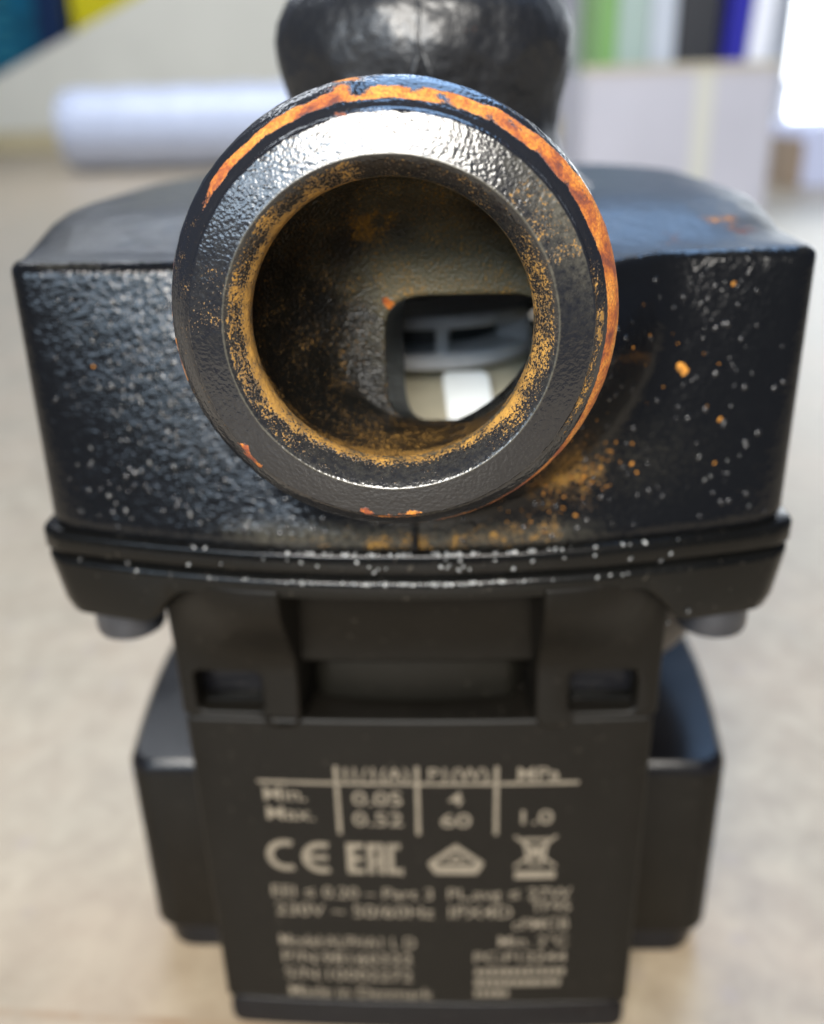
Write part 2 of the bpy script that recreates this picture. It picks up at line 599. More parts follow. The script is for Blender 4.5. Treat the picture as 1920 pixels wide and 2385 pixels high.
for (y, R) in pf:
    for i in range(NA):
        th = 360.0 * i / NA
        a = math.radians(th)
        jr = 0.05 * nz(math.cos(a) * 3, math.sin(a) * 3, y, 1.4) + 0.06 * nz(math.cos(a) * 9, math.sin(a) * 9, y, 2.0)
        amp = 1.0 if y > 1.0 and R > 20.9 else 0.35
        Rr = R + jr * amp
        V.append((Rr * math.cos(a), y, Rr * math.sin(a)))
        rust = ochre = dust = 0.0
        n = nz(math.cos(a) * 6, math.sin(a) * 6, 3.1, 1.0)
        n2 = nz(math.cos(a) * 14, math.sin(a) * 14, 7.1 + y * 0.9, 1.0)
        if R > 20.9 and y > 1.0 and y < 9:
            s = (R - 21.2) / (24.2 - 21.2)          # 0 face edge .. 1 rim
            if y > 6.4:
                s = 1.0 + (y - 6.4) * 0.3
            if y < 2.0:
                s = -0.1
            t2 = (th + 180) % 360 - 180              # -180..180
            # centre of the rust band slides from the middle of the chamfer (top) to the rim (lower right)
            c = 0.48 + 0.28 * sst(85, 5, t2) if t2 > 0 else 0.76 + 0.20 * sst(0, -70, t2)
            wdt = 0.17 + 0.10 * sst(80, 25, t2) if t2 > 0 else 0.27 - 0.20 * sst(0, -80, t2)
            wdt -= 0.035 * sst(80, 115, t2)
            wdt += 0.06 * n + 0.03 * n2
            c += 0.04 * n
            d = abs(s - c)
            on = ang_band(th + 5 * n2, -86, 146, 9)
            rust = on * (1.15 if d < wdt else max(0.0, 1.15 - (d - wdt) / 0.05))
            if t2 > 30:
                rust *= 0.80 + 0.75 * n2 + 0.2 * n
            if t2 > 88 and t2 < 110 and s > 0.5:     # patch above the band at the top
                rust = max(rust, (0.55 + 0.6 * n2) * ang_band(th, 94, 104, 5))
            if t2 > 99 and t2 < 103 and s < 0.3:
                rust = max(rust, 0.5 + n2)
            rim = 1 - min(1.0, abs(s - 1.0) / 0.10)
            rust = max(rust, rim * (0.50 + 0.35 * n) * ang_band(th, 148, 275, 10))
            if 183 < th < 196:
                rust = max(rust, (0.75 + 0.3 * n2) * (1 - min(1, abs(s - 0.93) / 0.16)))
            if 214 < th < 226 and s < 0.25:
                rust = max(rust, 0.62 + 0.5 * n2)
            if 259 < th < 277 and s < 0.2:
                rust = max(rust, 0.55 + 0.5 * n2)
            if s < 0.35 and y > 1.2:
                ochre = (0.36 + 0.5 * n2 + 0.2 * n) * ang_band(th, -32, 14, 16)
            ochre = max(ochre, 0.18 * ang_band(th, 150, 215, 20) * (0.5 + n2))
        elif R > 17.2 and y < 1.2:
            f = (R - 17.2) / 3.8
            if 214 < th < 226:
                rust = 0.80 * sst(0.78, 1.0, f + 0.35 * n2 + 0.2 * n)
            if 258 < th < 278:
                rust = 0.75 * sst(0.82, 1.0, f + 0.3 * n2 + 0.2 * n)
            dust = 0.05 + 0.34 * ang_band(th, 10, 55, 22) * (0.35 + 0.65 * f)
            dust += 0.05 * ang_band(th, 120, 200, 40)
            if R < 17.5:
                dust = 0.45  # dust value dulls the edge and paints its glint as a pale line
            if 20 < th < 48:
                ochre = 0.20 + 0.15 * n2
            if 158 < th < 180:
                ochre = 0.22 * (0.5 + n2)
        elif y < 3.0:
            f = (17.1 - R) / 2.15                      # 0 outer edge of the countersink .. 1 lip
            up = ang_band(th, 20, 215, 25)
            left = ang_band(th, 110, 235, 15)
            low = ang_band(th, 225, 330, 25)
            right = ang_band(th, -45, 20, 15)
            ochre = 0.24 * up + 0.20 * left + low * (0.06 + 0.55 * sst(0.6, 1.0, f)) + right * (0.28 + 0.25 * f)
            ochre += 0.25 * n * up
            ochre = max(ochre, (0.80 + 0.2 * n) * left * sst(0.5, 0.8, f))
            if f < 0.06:
                ochre *= 0.3
            dust = 0.16
        else:
            ochre = 0.42 + 0.30 * ang_band(th, 100, 260, 40) + 0.25 * n
            if y > 5:
                ochre *= 0.55
            dust = 0.45
        wear.append((max(0.0, rust), max(0.0, ochre), dust))
Fc = []
for k in range(len(pf) - 1):
    for i in range(NA):
        j = (i + 1) % NA
        Fc.append((k * NA + i, k * NA + j, (k + 1) * NA + j, (k + 1) * NA + i))
mk('port_flange', V, Fc, M_ring, pump, wear=wear, sharp=28)

# casting that carries the neck back into the top of the housing
rg, wear = [], []
for (y, R) in ((11, 19.9), (14, 19.75), (20, 19.7), (28, 19.8), (36, 20.2), (44, 20.0), (50, 18.5), (56, 15.5), (61, 10.5), (63.5, 5.0), (64.5, 1.0)):
    r = []
    for i in range(49):
        a = math.radians(-12 + 204 * i / 48)
        k = 1 + 0.30 * sst(18, 48, y) * math.exp(-(math.sin(a) / 0.28) ** 2)
        r.append((R * k * math.cos(a), y, R * math.sin(a)))
        wear.append((0, 0, 0.06))
    rg.append(r)
V, Fc = loft(rg, False, False, False)
mk('port_neck', V, Fc, M_house, pump, wear=wear, sharp=0)

# ---- inside of the port: a cup that closes on a rounded rectangular opening
NC = 120
hx0, hx1, hz0, hz1, hy = -2.3, 19.0, -18.0, -1.0, 25.0


def hole_pt(a):
    cx, cz, hw, hh = (hx0 + hx1) / 2, (hz0 + hz1) / 2, (hx1 - hx0) / 2, (hz1 - hz0) / 2
    c, s = math.cos(a), math.sin(a)
    n = 5.0
    x, z = cx + hw * math.copysign(abs(c) ** (2 / n), c), cz + hh * math.copysign(abs(s) ** (2 / n), s)
    r = math.hypot(x, z)
    q = min(1.0, 23.5 / r)
    return (x * q, z * q)


rings, wear = [], []
NT_ = 34
for k in range(NT_ + 1):
    t = k / NT_
    g = sst(0.0, 1.0, t) * 0.55 + 0.45 * t ** 2.2
    if t < 0.30:
        g *= t / 0.30
    y = 7.0 + (hy - 7.0) * math.sin(min(1.0, t * 1.18) * math.pi / 2)
    rg = []
    for i in range(NC):
        a = 2 * math.pi * i / NC
        swell = 1.6 * math.sin(min(1, t * 2.2) * math.pi)
        bx, bz = (16.6 + 0.4 * max(0, swell)) * math.cos(a), (16.6 + 0.4 * max(0, swell)) * math.sin(a)
        qx, qz = hole_pt(a)
        x, z = bx + (qx - bx) * g, bz + (qz - bz) * g
        yy = y + 0.9 * nz(x, y, z, 0.16) * (1 - t) * min(1, t * 4)
        rg.append((x, yy, z))
        th = math.degrees(a)
        n = nz(x, yy, z, 0.22)
        n2 = nz(x, yy, z, 0.6)
        oc = (0.25 + 0.14 * n + 0.12 * n2) * (0.86 + 0.22 * math.cos(a - 0.9))
        if t < 0.12:
            oc = 0.42 + 0.3 * n
        oc += 0.22 * ang_band(th, 240, 320, 25) * (1 - t)
        du = (0.03 + 0.50 * sst(0.5, 0.9, t) + 0.40 * n + 0.42 * sst(0.05, 0.4, t) * max(0, math.sin(a - 0.1))) * (0.62 + 0.50 * math.cos(a - 0.8))
        oc += 0.55 * math.exp(-((th - 118 + 14 * n2) / 8) ** 2 - ((t - 0.55) / 0.09) ** 2)
        oc += 0.50 * math.exp(-((th - 28 + 14 * n2) / 12) ** 2 - ((t - 0.25) / 0.2) ** 2)
        rs = 0.9 * math.exp(-((th - 141) / 7) ** 2) * sst(0.85, 0.97, t)
        wear.append((rs, max(0, oc), max(0, du)))
    rings.append(rg)
rings.append([(x, hy + 0.6, z) for (x, y, z) in rings[-1]])
wear += [(0, 0.0, 0.05)] * NC
rings.append([(x + 1.9 * (1 - (x - hx0) / (hx1 - hx0)), hy + 10.0, z - 3.4 * (hz1 - z) / (hz1 - hz0)) for (x, y, z) in rings[-1]])
wear += [(0, 0.0, 0.0)] * NC
V, Fc = loft(rings, False, False)
mk('port_bore', V, Fc, M_bore, pump, wear=wear, sharp=0)

# ---- impeller and wear plate seen through the opening
imp = bpy.data.objects.new('impeller', None)


def disc_ring(R0, R1, z0, z1, cx=0.0, cy=92.0, n=64, e=0.4):
    rg = []
    for (R, z) in ((R0, z0), (R1 - e, z0), (R1, z0 + e), (R1, z1 - e), (R1 - e, z1), (R0, z1)):
        rg.append([(cx + R * math.cos(2 * math.pi * i / n), cy + R * math.sin(2 * math.pi * i / n), z) for i in range(n)])
    rg.append(rg[0])
    return loft(rg, False, False)


V, Fc = disc_ring(6, 22, -13.2, -11.0, 1, 80)
shroud = mk('impeller_shroud', V, Fc, M_grey, pump)
V, Fc = disc_ring(4, 22, -20.0, -17.3, 1, 80)
mk('impeller_shroud', V, Fc, M_grey, pump)
V, Fc = loft([[(1 + 15 * math.cos(2 * math.pi * i / 40), 80 + 15 * math.sin(2 * math.pi * i / 40), z) for i in range(40)] for z in (-17.2, -13.3)], False, False)
mk('impeller_shade_core', V, Fc, plain('painted_gap_shade', (0.04, 0.042, 0.04), 0.5), pump)  # dark core added so the gaps between the vanes look deep in shade
for k in range(7):
    a0 = math.radians(-80 + k * 360 / 7)
    path = []
    for i in range(9):
        r = 14.5 + 6.9 * i / 8
        a = a0 + 0.10 * (1 - i / 8)
        path.append((r, a))
    rg = []
    for (r, a) in path:
        t = 1.3
        c = Vector((1 + r * math.cos(a), 80 + r * math.sin(a), 0))
        nrm = Vector((-math.sin(a + 0.5), math.cos(a + 0.5), 0)) * t
        rg.append([(c.x - nrm.x, c.y - nrm.y, -17.5), (c.x + nrm.x, c.y + nrm.y, -17.5), (c.x + nrm.x, c.y + nrm.y, -13.0), (c.x - nrm.x, c.y - nrm.y, -13.0)])
    V, Fc = loft(rg)
    mk('impeller_vane', V, Fc, M_grey, pump)
bpy.data.objects.remove(imp)
V, Fc = loft([[(x, y, z) for x in (-30 + 60 * i / 12 for i in range(13))] for (y, z) in
              ((53, -32.5), (56, -31.6), (59, -29.6), (62, -26), (66, -22.6), (72, -21.4), (86, -21.0))], False, False, False)
mk('wear_plate', V, Fc, M_beige, pump)
V, Fc = [], []
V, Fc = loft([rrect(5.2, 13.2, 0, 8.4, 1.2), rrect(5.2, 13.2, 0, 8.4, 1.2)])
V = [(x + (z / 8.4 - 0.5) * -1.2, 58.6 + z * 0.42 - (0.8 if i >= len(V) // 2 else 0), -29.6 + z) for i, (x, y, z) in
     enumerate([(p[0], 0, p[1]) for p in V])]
mk('lit_patch_plate', V, Fc, M_white, pump, smooth=False)  # white plate added in place of a bright patch of reflected light

# ---- hump of the inlet casting on top
hp = [(5.6, 30.5), (6.8, 28.6), (8.2, 27.0), (10.5, 25.4), (13, 24.0), (16, 23.3), (19, 23.4), (22, 24.0), (25, 24.9), (28, 25.5), (31, 25.6),
      (34, 25.0), (37, 23.4), (40, 20.4), (42.5, 16.4), (44.3, 10.8), (45.0, 5), (45.1, 1)]
NB = 96
rg, wear = [], []
for z, R in hp:
    r = []
    for i in range(NB):
        a = 2 * math.pi * i / NB
        k = 1 + 0.012 * nz(math.cos(a) * 2, math.sin(a) * 2, z * 0.1, 1.3)
        if z < 16:
            k *= 1 + 0.06 * max(0, math.cos(a)) * (1 - sst(4, 16, z))
        x, y = 2.2 + R * k * math.cos(a), 86 + R * 1.08 * k * math.sin(a)
        r.append((x, y, z))
        rs = 0.0
        for (sx, sz, rr) in ((9.5, 31.5, 2.2), (8.0, 26.5, 2.0), (14, 33, 1.2)):
            if y < 86:
                rs = max(rs, 0.62 * max(0, 1 - math.hypot(x - sx, z - sz) / rr))
        wear.append((rs, 0, 0.06 + 0.06 * nz(x, y, z, 0.08)))
    rg.append(r)
V, Fc = loft(rg)
hump = mk('inlet_hump', V, Fc, M_hump, pump, wear=wear, sharp=0)


def hump_y(x, z):
    for (z0, r0), (z1, r1) in zip(hp[:-1], hp[1:]):
        if z0 <= z <= z1:
            R = r0 + (r1 - r0) * (z - z0) / (z1 - z0)
            return 86 - 1.08 * math.sqrt(max(0.0, R * R - (x - 2.2) ** 2))
    return 86


def ridge(pts, r):
    V, Fc = tube([(x, hump_y(x, z) + 0.15, z) for x, z in pts], r, 8)
    o = mk('casting_seam', V, Fc, M_hump, hump, wear=[(0, 0, 0.05)] * len(V), sharp=0)
    return o


ridge([(1.9 + 0.15 * math.sin(z), z) for z in range(14, 44, 2)], 0.45)
ridge([(2.2, 29), (1.2, 26), (0.4, 23), (-0.1, 20), (-0.2, 17)], [0.2, 0.7, 0.9, 0.8, 0.5])
ridge([(2.2, 29), (3.3, 26), (4.3, 23.5), (4.8, 21.5)], [0.2, 0.6, 0.7, 0.4])

# ---- clamp flange between housing and motor
def clamp_ring(w, z, yoff=0.0, zfun=None):
    out = []
    yf = YC + yoff
    for x, y in outline(w, yf, 151, 3.6, 30):
        k = 1 - sst(yf, yf + 16, y)
        b = ARC * max(0.0, 1 - (x / 55.0) ** 2) * k
        zz = z if zfun is None else zfun(x, y)
        out.append((x, y - b, zz + 0.12 * nz(x, y, z, 0.12)))
    return out


def zb(x, y):
    f = sst(33, 41, abs(x)) * (1 - sst(46, 58, y)) + sst(33, 41, abs(x)) * sst(126, 138, y)
    return -44.6 - 6.6 * f


rings = [clamp_ring(53, -36.3, 2.2), clamp_ring(56.2, -36.2, 0.0), clamp_ring(56.6, -36.45, -0.7), clamp_ring(56.8, -36.9, -1.0),
         clamp_ring(56.8, -39.4, -1.0), clamp_ring(56.5, -39.9, -0.6), clamp_ring(56.2, -40.2, -0.3), clamp_ring(56.3, -40.4, -1.1), clamp_ring(56.3, -40.8, -1.5), clamp_ring(56.2, -41.5, -1.6)]
rings.append([(x, y, -41.5 + (zb(x, y) + 41.5) * 0.7) for x, y, z in clamp_ring(55.4, -44, -0.9)])
rings.append([(x, y, zb(x, y) + 0.9) for x, y, z in clamp_ring(54.8, -44, -0.3)])
rings.append([(x, y, zb(x, y) + 0.2) for x, y, z in clamp_ring(53.8, -44, 1.5)])
rings.append([(x, y, zb(x, y)) for x, y, z in clamp_ring(51.6, -44, 3.0)])
rings.append([(x * 0.5, 92 + (y - 92) * 0.5, -44.6) for x, y, z in clamp_ring(51, -44, 3.0)])
V, Fc = loft(rings)
mk('clamp_flange', V, Fc, M_clamp, pump, sharp=50)

# parting rib under the port
V, Fc = tube([(1.0, y_house(1.0, z) - 0.05, z) for z in (-25, -28, -31, -33.5, -35.8)], [0.3, 0.45, 0.5, 0.5, 0.55], 8)
mk('parting_rib', V, Fc, M_house, pump, wear=[(0, 0, 0.0)] * len(V))

# ---- four cap screws hanging under the corners
def cap_screw(cx, cy):
    rg = []
    n = 28
    for R, z in ((3.0, -50.5), (5.3, -50.5), (5.75, -51.2), (5.75, -58.2), (5.5, -58.9), (4.9, -59.3), (3.0, -59.3), (2.8, -58.9), (2.8, -55.5)):
        m = 6 if R < 3.1 and z < -52 else n
        r = []
        for i in range(n):
            a = 2 * math.pi * i / n
            rr = R
            if m == 6:
                b = (a % (math.pi / 3)) - math.pi / 6
                rr = R * math.cos(math.pi / 6) / math.cos(b)
            r.append((cx + rr * math.cos(a), cy + rr * math.sin(a), z))
        rg.append(r)
    V, Fc = loft(rg)
    return mk('cap_screw', V, Fc, M_bolt, pump, sharp=30)


for cx, cy in ((-48.6, 41.5), (48.9, 41.5), (-46, 138), (46, 138)):
    cap_screw(cx, cy)

# ---- round stator can
rg = []
for R, z in ((50, -44.0), (56.6, -44.4), (57.2, -46), (57.0, -68), (56.4, -73), (54.5, -77), (51, -80), (46, -81.5), (45.5, -98)):
    rg.append([(3.2 + 1.055 * R * math.cos(2 * math.pi * i / 96), 92 + 0.90 * R * math.sin(2 * math.pi * i / 96), z) for i in range(96)])
V, Fc = loft(rg)
M_stator = plastic('brown_black_stator_paint', (0.045, 0.037, 0.030), 0.42, 0.4)
can = mk('stator_can', V, Fc, M_stator, pump)


# ---- front of the motor: rating plate below, bracket with windows above
def bow(x):
    return 1.3 * max(0.0, 1 - (x / 39.5) ** 2)


def put_plate(name, loops, depth, bevel, y0, mat, parent=pump, flare=0.0):
    V, Fc = curve_plate(loops, depth, bevel, [-64 + 1.25 * k for k in range(18)] if flare else ())
    out = []
    for x, y, z in V:
        if flare == 1.0 and abs(x) < 20.5:
            x -= math.copysign(2.4 * y / depth, x)
        yf = y0 - bow(x)
        sk = YC - 1.2 - ARC * (1 - (x / 55.0) ** 2) - 0.55
        out.append((x, yf + y + flare * sst(-63.5, -43.5, z) * (sk - yf) * (1 - 0.85 * sst(28, 40, abs(x))), z))
    V = out
    return mk(name, V, Fc, mat, parent, sharp=35)


lp = [(-39.3, -73.2), (-39.6, -74.0)]
plate_lp = rrect(-39.5, 39.5, -141.0, -73.0, 1.2)
motor = put_plate('motor_front', [plate_lp], 30, 0.8, 34.4, M_motor)
put_plate('base_strip', [rrect(-39.2, 39.2, -149.0, -141.3, 2.6)], 60, 0.6, 35.0, M_gloss)

br = [(-39.4, -42.3), (-39.4, -71.0)] + \
     [(-39.4 + 1.2 * (1 - math.cos(a)), -71.0 - 1.2 * math.sin(a)) for a in (0.5, 1.0, 1.5)] + \
     [(-26, -72.3), (-25.2, -73.6), (-24, -74.4), (-21.2, -74.4), (-19.9, -73.6), (-19.3, -72.0), (-19.0, -42.3)]
brL = br
brR = [(-x + 0.3, z) for x, z in br][::-1]
wL = rrect(-36.6, -25.4, -71.0, -63.2, 1.3)
wR = rrect(25.0, 36.0, -71.0, -63.2, 1.3)
bl = put_plate('motor_bracket', [brL, wL], 16, 0.7, 33.4, M_motor, flare=1.0)
brk = put_plate('motor_bracket', [brR, wR], 16, 0.7, 33.4, M_motor, flare=1.0)
for (a, b, par) in ((-37.5, -24.6, bl), (24.2, 37, brk)):
    rbox('window_latch', a, b, 38.5, 46, -73.5, -60, 0.6, M_gloss, par)
    rbox('latch_sill', a + 1.5, b - 0.6, 36.2, 40, -72.6, -70.4, 0.5, M_clamp, par)
put_plate('bracket_panel', [[(-20, -44.5), (-20, -62.0), (-18.5, -62.8), (18.5, -62.8), (20, -62.0), (20, -44.5)]], 10, 0.8, 36.2, M_motor, flare=0.35)
# rounded can wall showing below the panel
rg = []
for z, d in ((-60, 0.0), (-63.5, 0.0), (-71.2, 0.0), (-72.2, 0.5), (-72.6, 2.0)):
    rg.append([(x, 39.6 - 2.4 * (1 - (x / 20) ** 2) + d + 4.0 * sst(15.5, 19.5, abs(x)), z) for x in (-19.4 + 38.8 * i / 40 for i in range(41))])
V, Fc = loft(rg, False, False, False)
mk('can_wall', V, Fc, plastic('olive_black_can', (0.006, 0.0054, 0.004), 0.45, 0.3, 0.2), pump)
dust_pale = plain('pale_dust', (0.22, 0.22, 0.19), 0.9, 0.5, 900)
V, Fc = [], []

# ---- control box behind the rating plate
def box_ring(w, y0, y1, z, r):
    out = []
    for x, y in outline(w, y0, y1, r, r, 24, 8, 24):
        t = (y - y0) / (y1 - y0)
        k = 1 + 0.062 * math.sin(math.pi * max(0, min(1, t)))
        out.append((x * k, y, z))
    return out


rg = [box_ring(58.7, 52.2, 134, -141.6, 5), box_ring(59.1, 51.7, 134.6, -141.0, 5), box_ring(59.1, 51.7, 134.6, -99.6, 5), box_ring(58.7, 52.1, 134.2, -98.4, 5), box_ring(57.7, 53.0, 133.4, -97.3, 4.5)]
V, Fc = loft(rg)
cbox = mk('control_box', V, Fc, M_motor, pump, sharp=40)
cbox.data.materials.append(M_gloss)
for p in cbox.data.polygons:
    if p.normal.z > 0.3:
        p.material_index = 1
rg = [box_ring(56.0, 54.4, 132, -149.0, 6), box_ring(57.4, 52.9, 133, -148.2, 6), box_ring(57.9, 52.6, 133.2, -141.5, 6)]
V, Fc = loft(rg)
mk('base_strip', V, Fc, M_gloss, cbox, sharp=40)

# ---- print on the rating plate
PRY = 34.4


def text_mesh(body, size, sx=1.0, bold=0.0):
    cu = bpy.data.curves.new('text', 'FONT')
    cu.body = body
    cu.size = size
    cu.fill_mode = 'FRONT'
    cu.offset = bold
    o = bpy.data.objects.new('text', cu)
    C.objects.link(o)
    me = bpy.data.meshes.new_from_object(o.evaluated_get(bpy.context.evaluated_depsgraph_get()))
    V = [(v.co.x * sx, v.co.y) for v in me.vertices]
    Fc = [tuple(p.vertices) for p in me.polygons]
    bpy.data.objects.remove(o)
    bpy.data.curves.remove(cu)
    bpy.data.meshes.remove(me)
    return V, Fc


def print_mesh(name, V, Fc, parent=motor):
    vv = [(x, PRY - bow(x) - 0.06, z) for x, z in V]
    o = mk(name, vv, Fc, M_print, parent, smooth=False)
    return o


def line(body, x0, x1, zb_, h, bold=0.012):
    V, Fc = text_mesh(body, 1.0, 1.0, bold)
    mx0, mx1 = min(v[0] for v in V), max(v[0] for v in V)
    sc = h / 0.70
    V = [(x0 + (x - mx0) / (mx1 - mx0) * (x1 - x0), zb_ + z * sc) for x, z in V]
    print_mesh('printed_lettering', V, Fc)


def poly2(name, polys):
    V, Fc = [], []
    for p in polys:
        Fc.append(tuple(range(len(V), len(V) + len(p))))
        V += list(p)
    return print_mesh(name, V, Fc)


def hbar(x0, x1, z0, z1, n=12):
    return [[(x0 + (x1 - x0) * i / n, z0), (x0 + (x1 - x0) * (i + 1) / n, z0), (x0 + (x1 - x0) * (i + 1) / n, z1), (x0 + (x1 - x0) * i / n, z1)] for i in range(n)]


def arc_poly(cx, cz, r0, r1, a0, a1, n=20):
    out = []
    for i in range(n):
        b0, b1 = math.radians(a0 + (a1 - a0) * i / n), math.radians(a0 + (a1 - a0) * (i + 1) / n)
        out.append([(cx + r0 * math.cos(b0), cz + r0 * math.sin(b0)), (cx + r1 * math.cos(b0), cz + r1 * math.sin(b0)),
                    (cx + r1 * math.cos(b1), cz + r1 * math.sin(b1)), (cx + r0 * math.cos(b1), cz + r0 * math.sin(b1))])
    return out


def stroke(x0, z0, x1, z1, w):
    d = Vector((x1 - x0, z1 - z0)).normalized() * w / 2
    return [(x0 - d.y, z0 + d.x), (x0 + d.y, z0 - d.x), (x1 + d.y, z1 - d.x), (x1 - d.y, z1 + d.x)]


poly2('printed_table_rule', hbar(-28.3, 27.6, -86.6, -85.9))
for x in (-14.3, -0.3, 13.4):
    poly2('printed_table_rule', [[(x - 0.38, -97.6), (x + 0.38, -97.6), (x + 0.38, -86.65), (x - 0.38, -86.65)],
                                 [(x - 0.38, -85.85), (x + 0.38, -85.85), (x + 0.38, -82.5), (x - 0.38, -82.5)]])
line('I1/1(A)', -12.9, -1.6, -85.5, 2.7)
line('P1(W)', 1.7, 12.0, -85.5, 2.7)
line('MPa', 17.0, 24.2, -85.5, 2.7)
line('Min.', -27.4, -19.8, -90.3, 2.9)
line('Max.', -27.2, -18.6, -94.6, 2.9)
line('0.05', -11.7, -3.0, -91.0, 3.0)
line('0.52', -11.8, -3.0, -95.6, 3.0)
line('4', 5.1, 7.6, -91.0, 3.0)
line('60', 3.7, 9.0, -95.8, 3.0)
line('1.0', 17.8, 23.4, -95.2, 3.0)
# CE mark
poly2('printed_mark', arc_poly(-24.5, -103.0, 2.35, 3.65, 65, 295) + arc_poly(-18.0, -103.3, 2.35, 3.65, 65, 295) + [[(-20.4, -103.9), (-16.9, -103.9), (-16.9, -102.7), (-20.4, -102.7)]])
# EAC mark
E_ = [[(-13.4, -108), (-11.7, -108), (-11.7, -99.3), (-13.4, -99.3)], [(-11.65, -108), (-9.6, -108), (-9.6, -106.5), (-11.65, -106.5)],
      [(-11.65, -104.4), (-9.8, -104.4), (-9.8, -103.0), (-11.65, -103.0)], [(-11.65, -100.8), (-9.6, -100.8), (-9.6, -99.3), (-11.65, -99.3)]]
A_ = [[(-8.8, -108), (-7.3, -108), (-7.3, -99.3), (-8.8, -99.3)], [(-7.25, -100.8), (-6.35, -100.8), (-6.35, -99.3), (-7.25, -99.3)],
      [(-7.25, -105.2), (-6.35, -105.2), (-6.35, -103.9), (-7.25, -103.9)], [(-6.3, -108), (-4.9, -108), (-4.9, -99.3), (-6.3, -99.3)]]
C_ = [[(-4.3, -108), (-2.9, -108), (-2.9, -99.3), (-4.3, -99.3)], [(-2.85, -108), (-1.4, -108), (-1.4, -106.5), (-2.85, -106.5)],
      [(-2.85, -100.8), (-1.4, -100.8), (-1.4, -99.3), (-2.85, -99.3)], [(-1.4, -108.4), (-0.9, -108.4), (-0.9, -106.2), (-1.4, -106.2)]]
poly2('printed_mark', [[((x + 13.4) * 0.81 - 13.4, -99.7 + (z + 99.3) * 0.83) for x, z in p] for p in E_ + A_ + C_])
# triangle mark with cut corners, bars and small strokes inside
TS = 0.80
tri = [(6.9, -99.2), (13.2, -104.4), (12.9, -105.6), (11.6, -107.8), (2.2, -107.8), (0.9, -105.6), (0.6, -104.4)]
V = tri + [(6.9, -101.0), (11.0, -104.3), (10.9, -104.9), (10.5, -105.3), (3.3, -105.3), (2.9, -104.9), (2.8, -104.3)]
V = [(6.3 + (x - 6.9) * TS, -99.7 + (z + 99.2) * 0.83) for x, z in V]
print_mesh('printed_mark', V, [(i, (i + 1) % 7, 7 + (i + 1) % 7, 7 + i) for i in range(7)])
poly2('printed_mark', [[(6.3 + (x - 6.9) * TS, -99.7 + (z + 99.2) * 0.83) for x, z in p] for p in [stroke(5.3, -104.6, 6.9, -102.4, 0.7), stroke(8.5, -104.6, 6.95, -102.4, 0.7), stroke(4.2, -104.6, 4.9, -103.6, 0.6), stroke(9.6, -104.6, 8.9, -103.6, 0.6), stroke(5.9, -104.2, 7.9, -104.2, 0.6)]])
# crossed-out bin and its bar
poly2('printed_mark', [stroke(16.8, -98.0, 24.2, -105.2, 0.6), stroke(24.2, -98.0, 16.8, -105.2, 0.6)])
poly2('printed_mark', [[(18.2, -99.2), (22.9, -99.2), (22.9, -98.5), (18.2, -98.5)], stroke(18.6, -99.3, 19.4, -104.4, 0.7), stroke(22.5, -99.3, 21.7, -104.4, 0.7),
                       [(19.1, -104.9), (22.0, -104.9), (22.0, -104.2), (19.1, -104.2)], [(19.6, -103.0), (21.5, -103.0), (21.5, -100.4), (19.6, -100.4)]])
poly2('printed_mark', hbar(16.9, 24.2, -108.0, -106.2, 4))
line('EEI \u2264 0.20 \u2013 Part 3  PL,avg \u2264 27W', -27.9, 27.4, -113.0, 2.7, 0.004)
line('230V ~ 50/60Hz  IPX4D', -27.5, 16.6, -117.6, 2.9, 0.004)
line('TF95', 20.1, 27.3, -116.2, 2.7, 0.004)
line('cFMCB', 16.8, 27.2, -120.6, 2.7, 0.004)
line('Min. 2\u00b0C', 14.2, 27.2, -125.0, 2.7, 0.004)
line('PC:P12244', 9.6, 27.1, -129.2, 2.7, 0.004)
line('Model:ALPHA1 L D', -27.4, -1.5, -125.6, 2.9, 0.004)
line('P/N:98160322', -27.2, -2.2, -130.0, 2.9, 0.004)
line('S/N:10002272', -27.0, -2.3, -134.4, 2.9, 0.004)
line('Made in Denmark', -26.6, 1.6, -139.2, 2.9, 0.004)
for k, (a, b) in enumerate(((9.8, 26.9), (9.7, 26.6), (9.7, 17.2))):
    z = -132.6 - k * 2.9
    segs = []
    x = a
    while x < b - 0.8:
        l = random.uniform(0.8, 1.5)
        segs.append([(x, z), (min(b, x + l), z), (min(b, x + l), z + 1.7), (x, z + 1.7)])
        x += l + 0.35
    poly2('printed_fine_line', segs)

# ---- beads of paint, lighter beads standing in for glints, rust specks on the casting (uncountable)
def beads(name, pts, mat, flat=0.75, parent=house, slant=False):
    V, Fc = [], []
    for (c, nrm, r) in pts:
        c, nrm = Vector(c), Vector(nrm).normalized()
        s = nrm.orthogonal().normalized()
        el = random.uniform(0.72, 1.4)
        if slant:
            s = Vector((0.55 if c.x > 0 else -0.55, 0, 0.85))
            s = (s - nrm * s.dot(nrm)).normalized()
            el = random.uniform(1.0, 1.55)
        q = nrm.cross(s)
        b = len(V)
        for k, ph in enumerate((0, 35, 65)):
            for i in range(8):
                a = 2 * math.pi * i / 8
                V.append(tuple(c + r * math.cos(math.radians(ph)) * (el * math.cos(a) * s + math.sin(a) / el * q) + nrm * r * flat * (math.sin(math.radians(ph)) - 0.1)))
        V.append(tuple(c + nrm * r * flat * 0.9))
        for k in range(2):
            for i in range(8):
                j = (i + 1) % 8
                Fc.append((b + k * 8 + i, b + k * 8 + j, b + (k + 1) * 8 + j, b + (k + 1) * 8 + i))
        for i in range(8):
            Fc.append((b + 16 + i, b + 16 + (i + 1) % 8, b + 24))
    o = mk(name, V, Fc, mat, parent, sharp=0)
    o['kind'] = 'stuff'
    return o


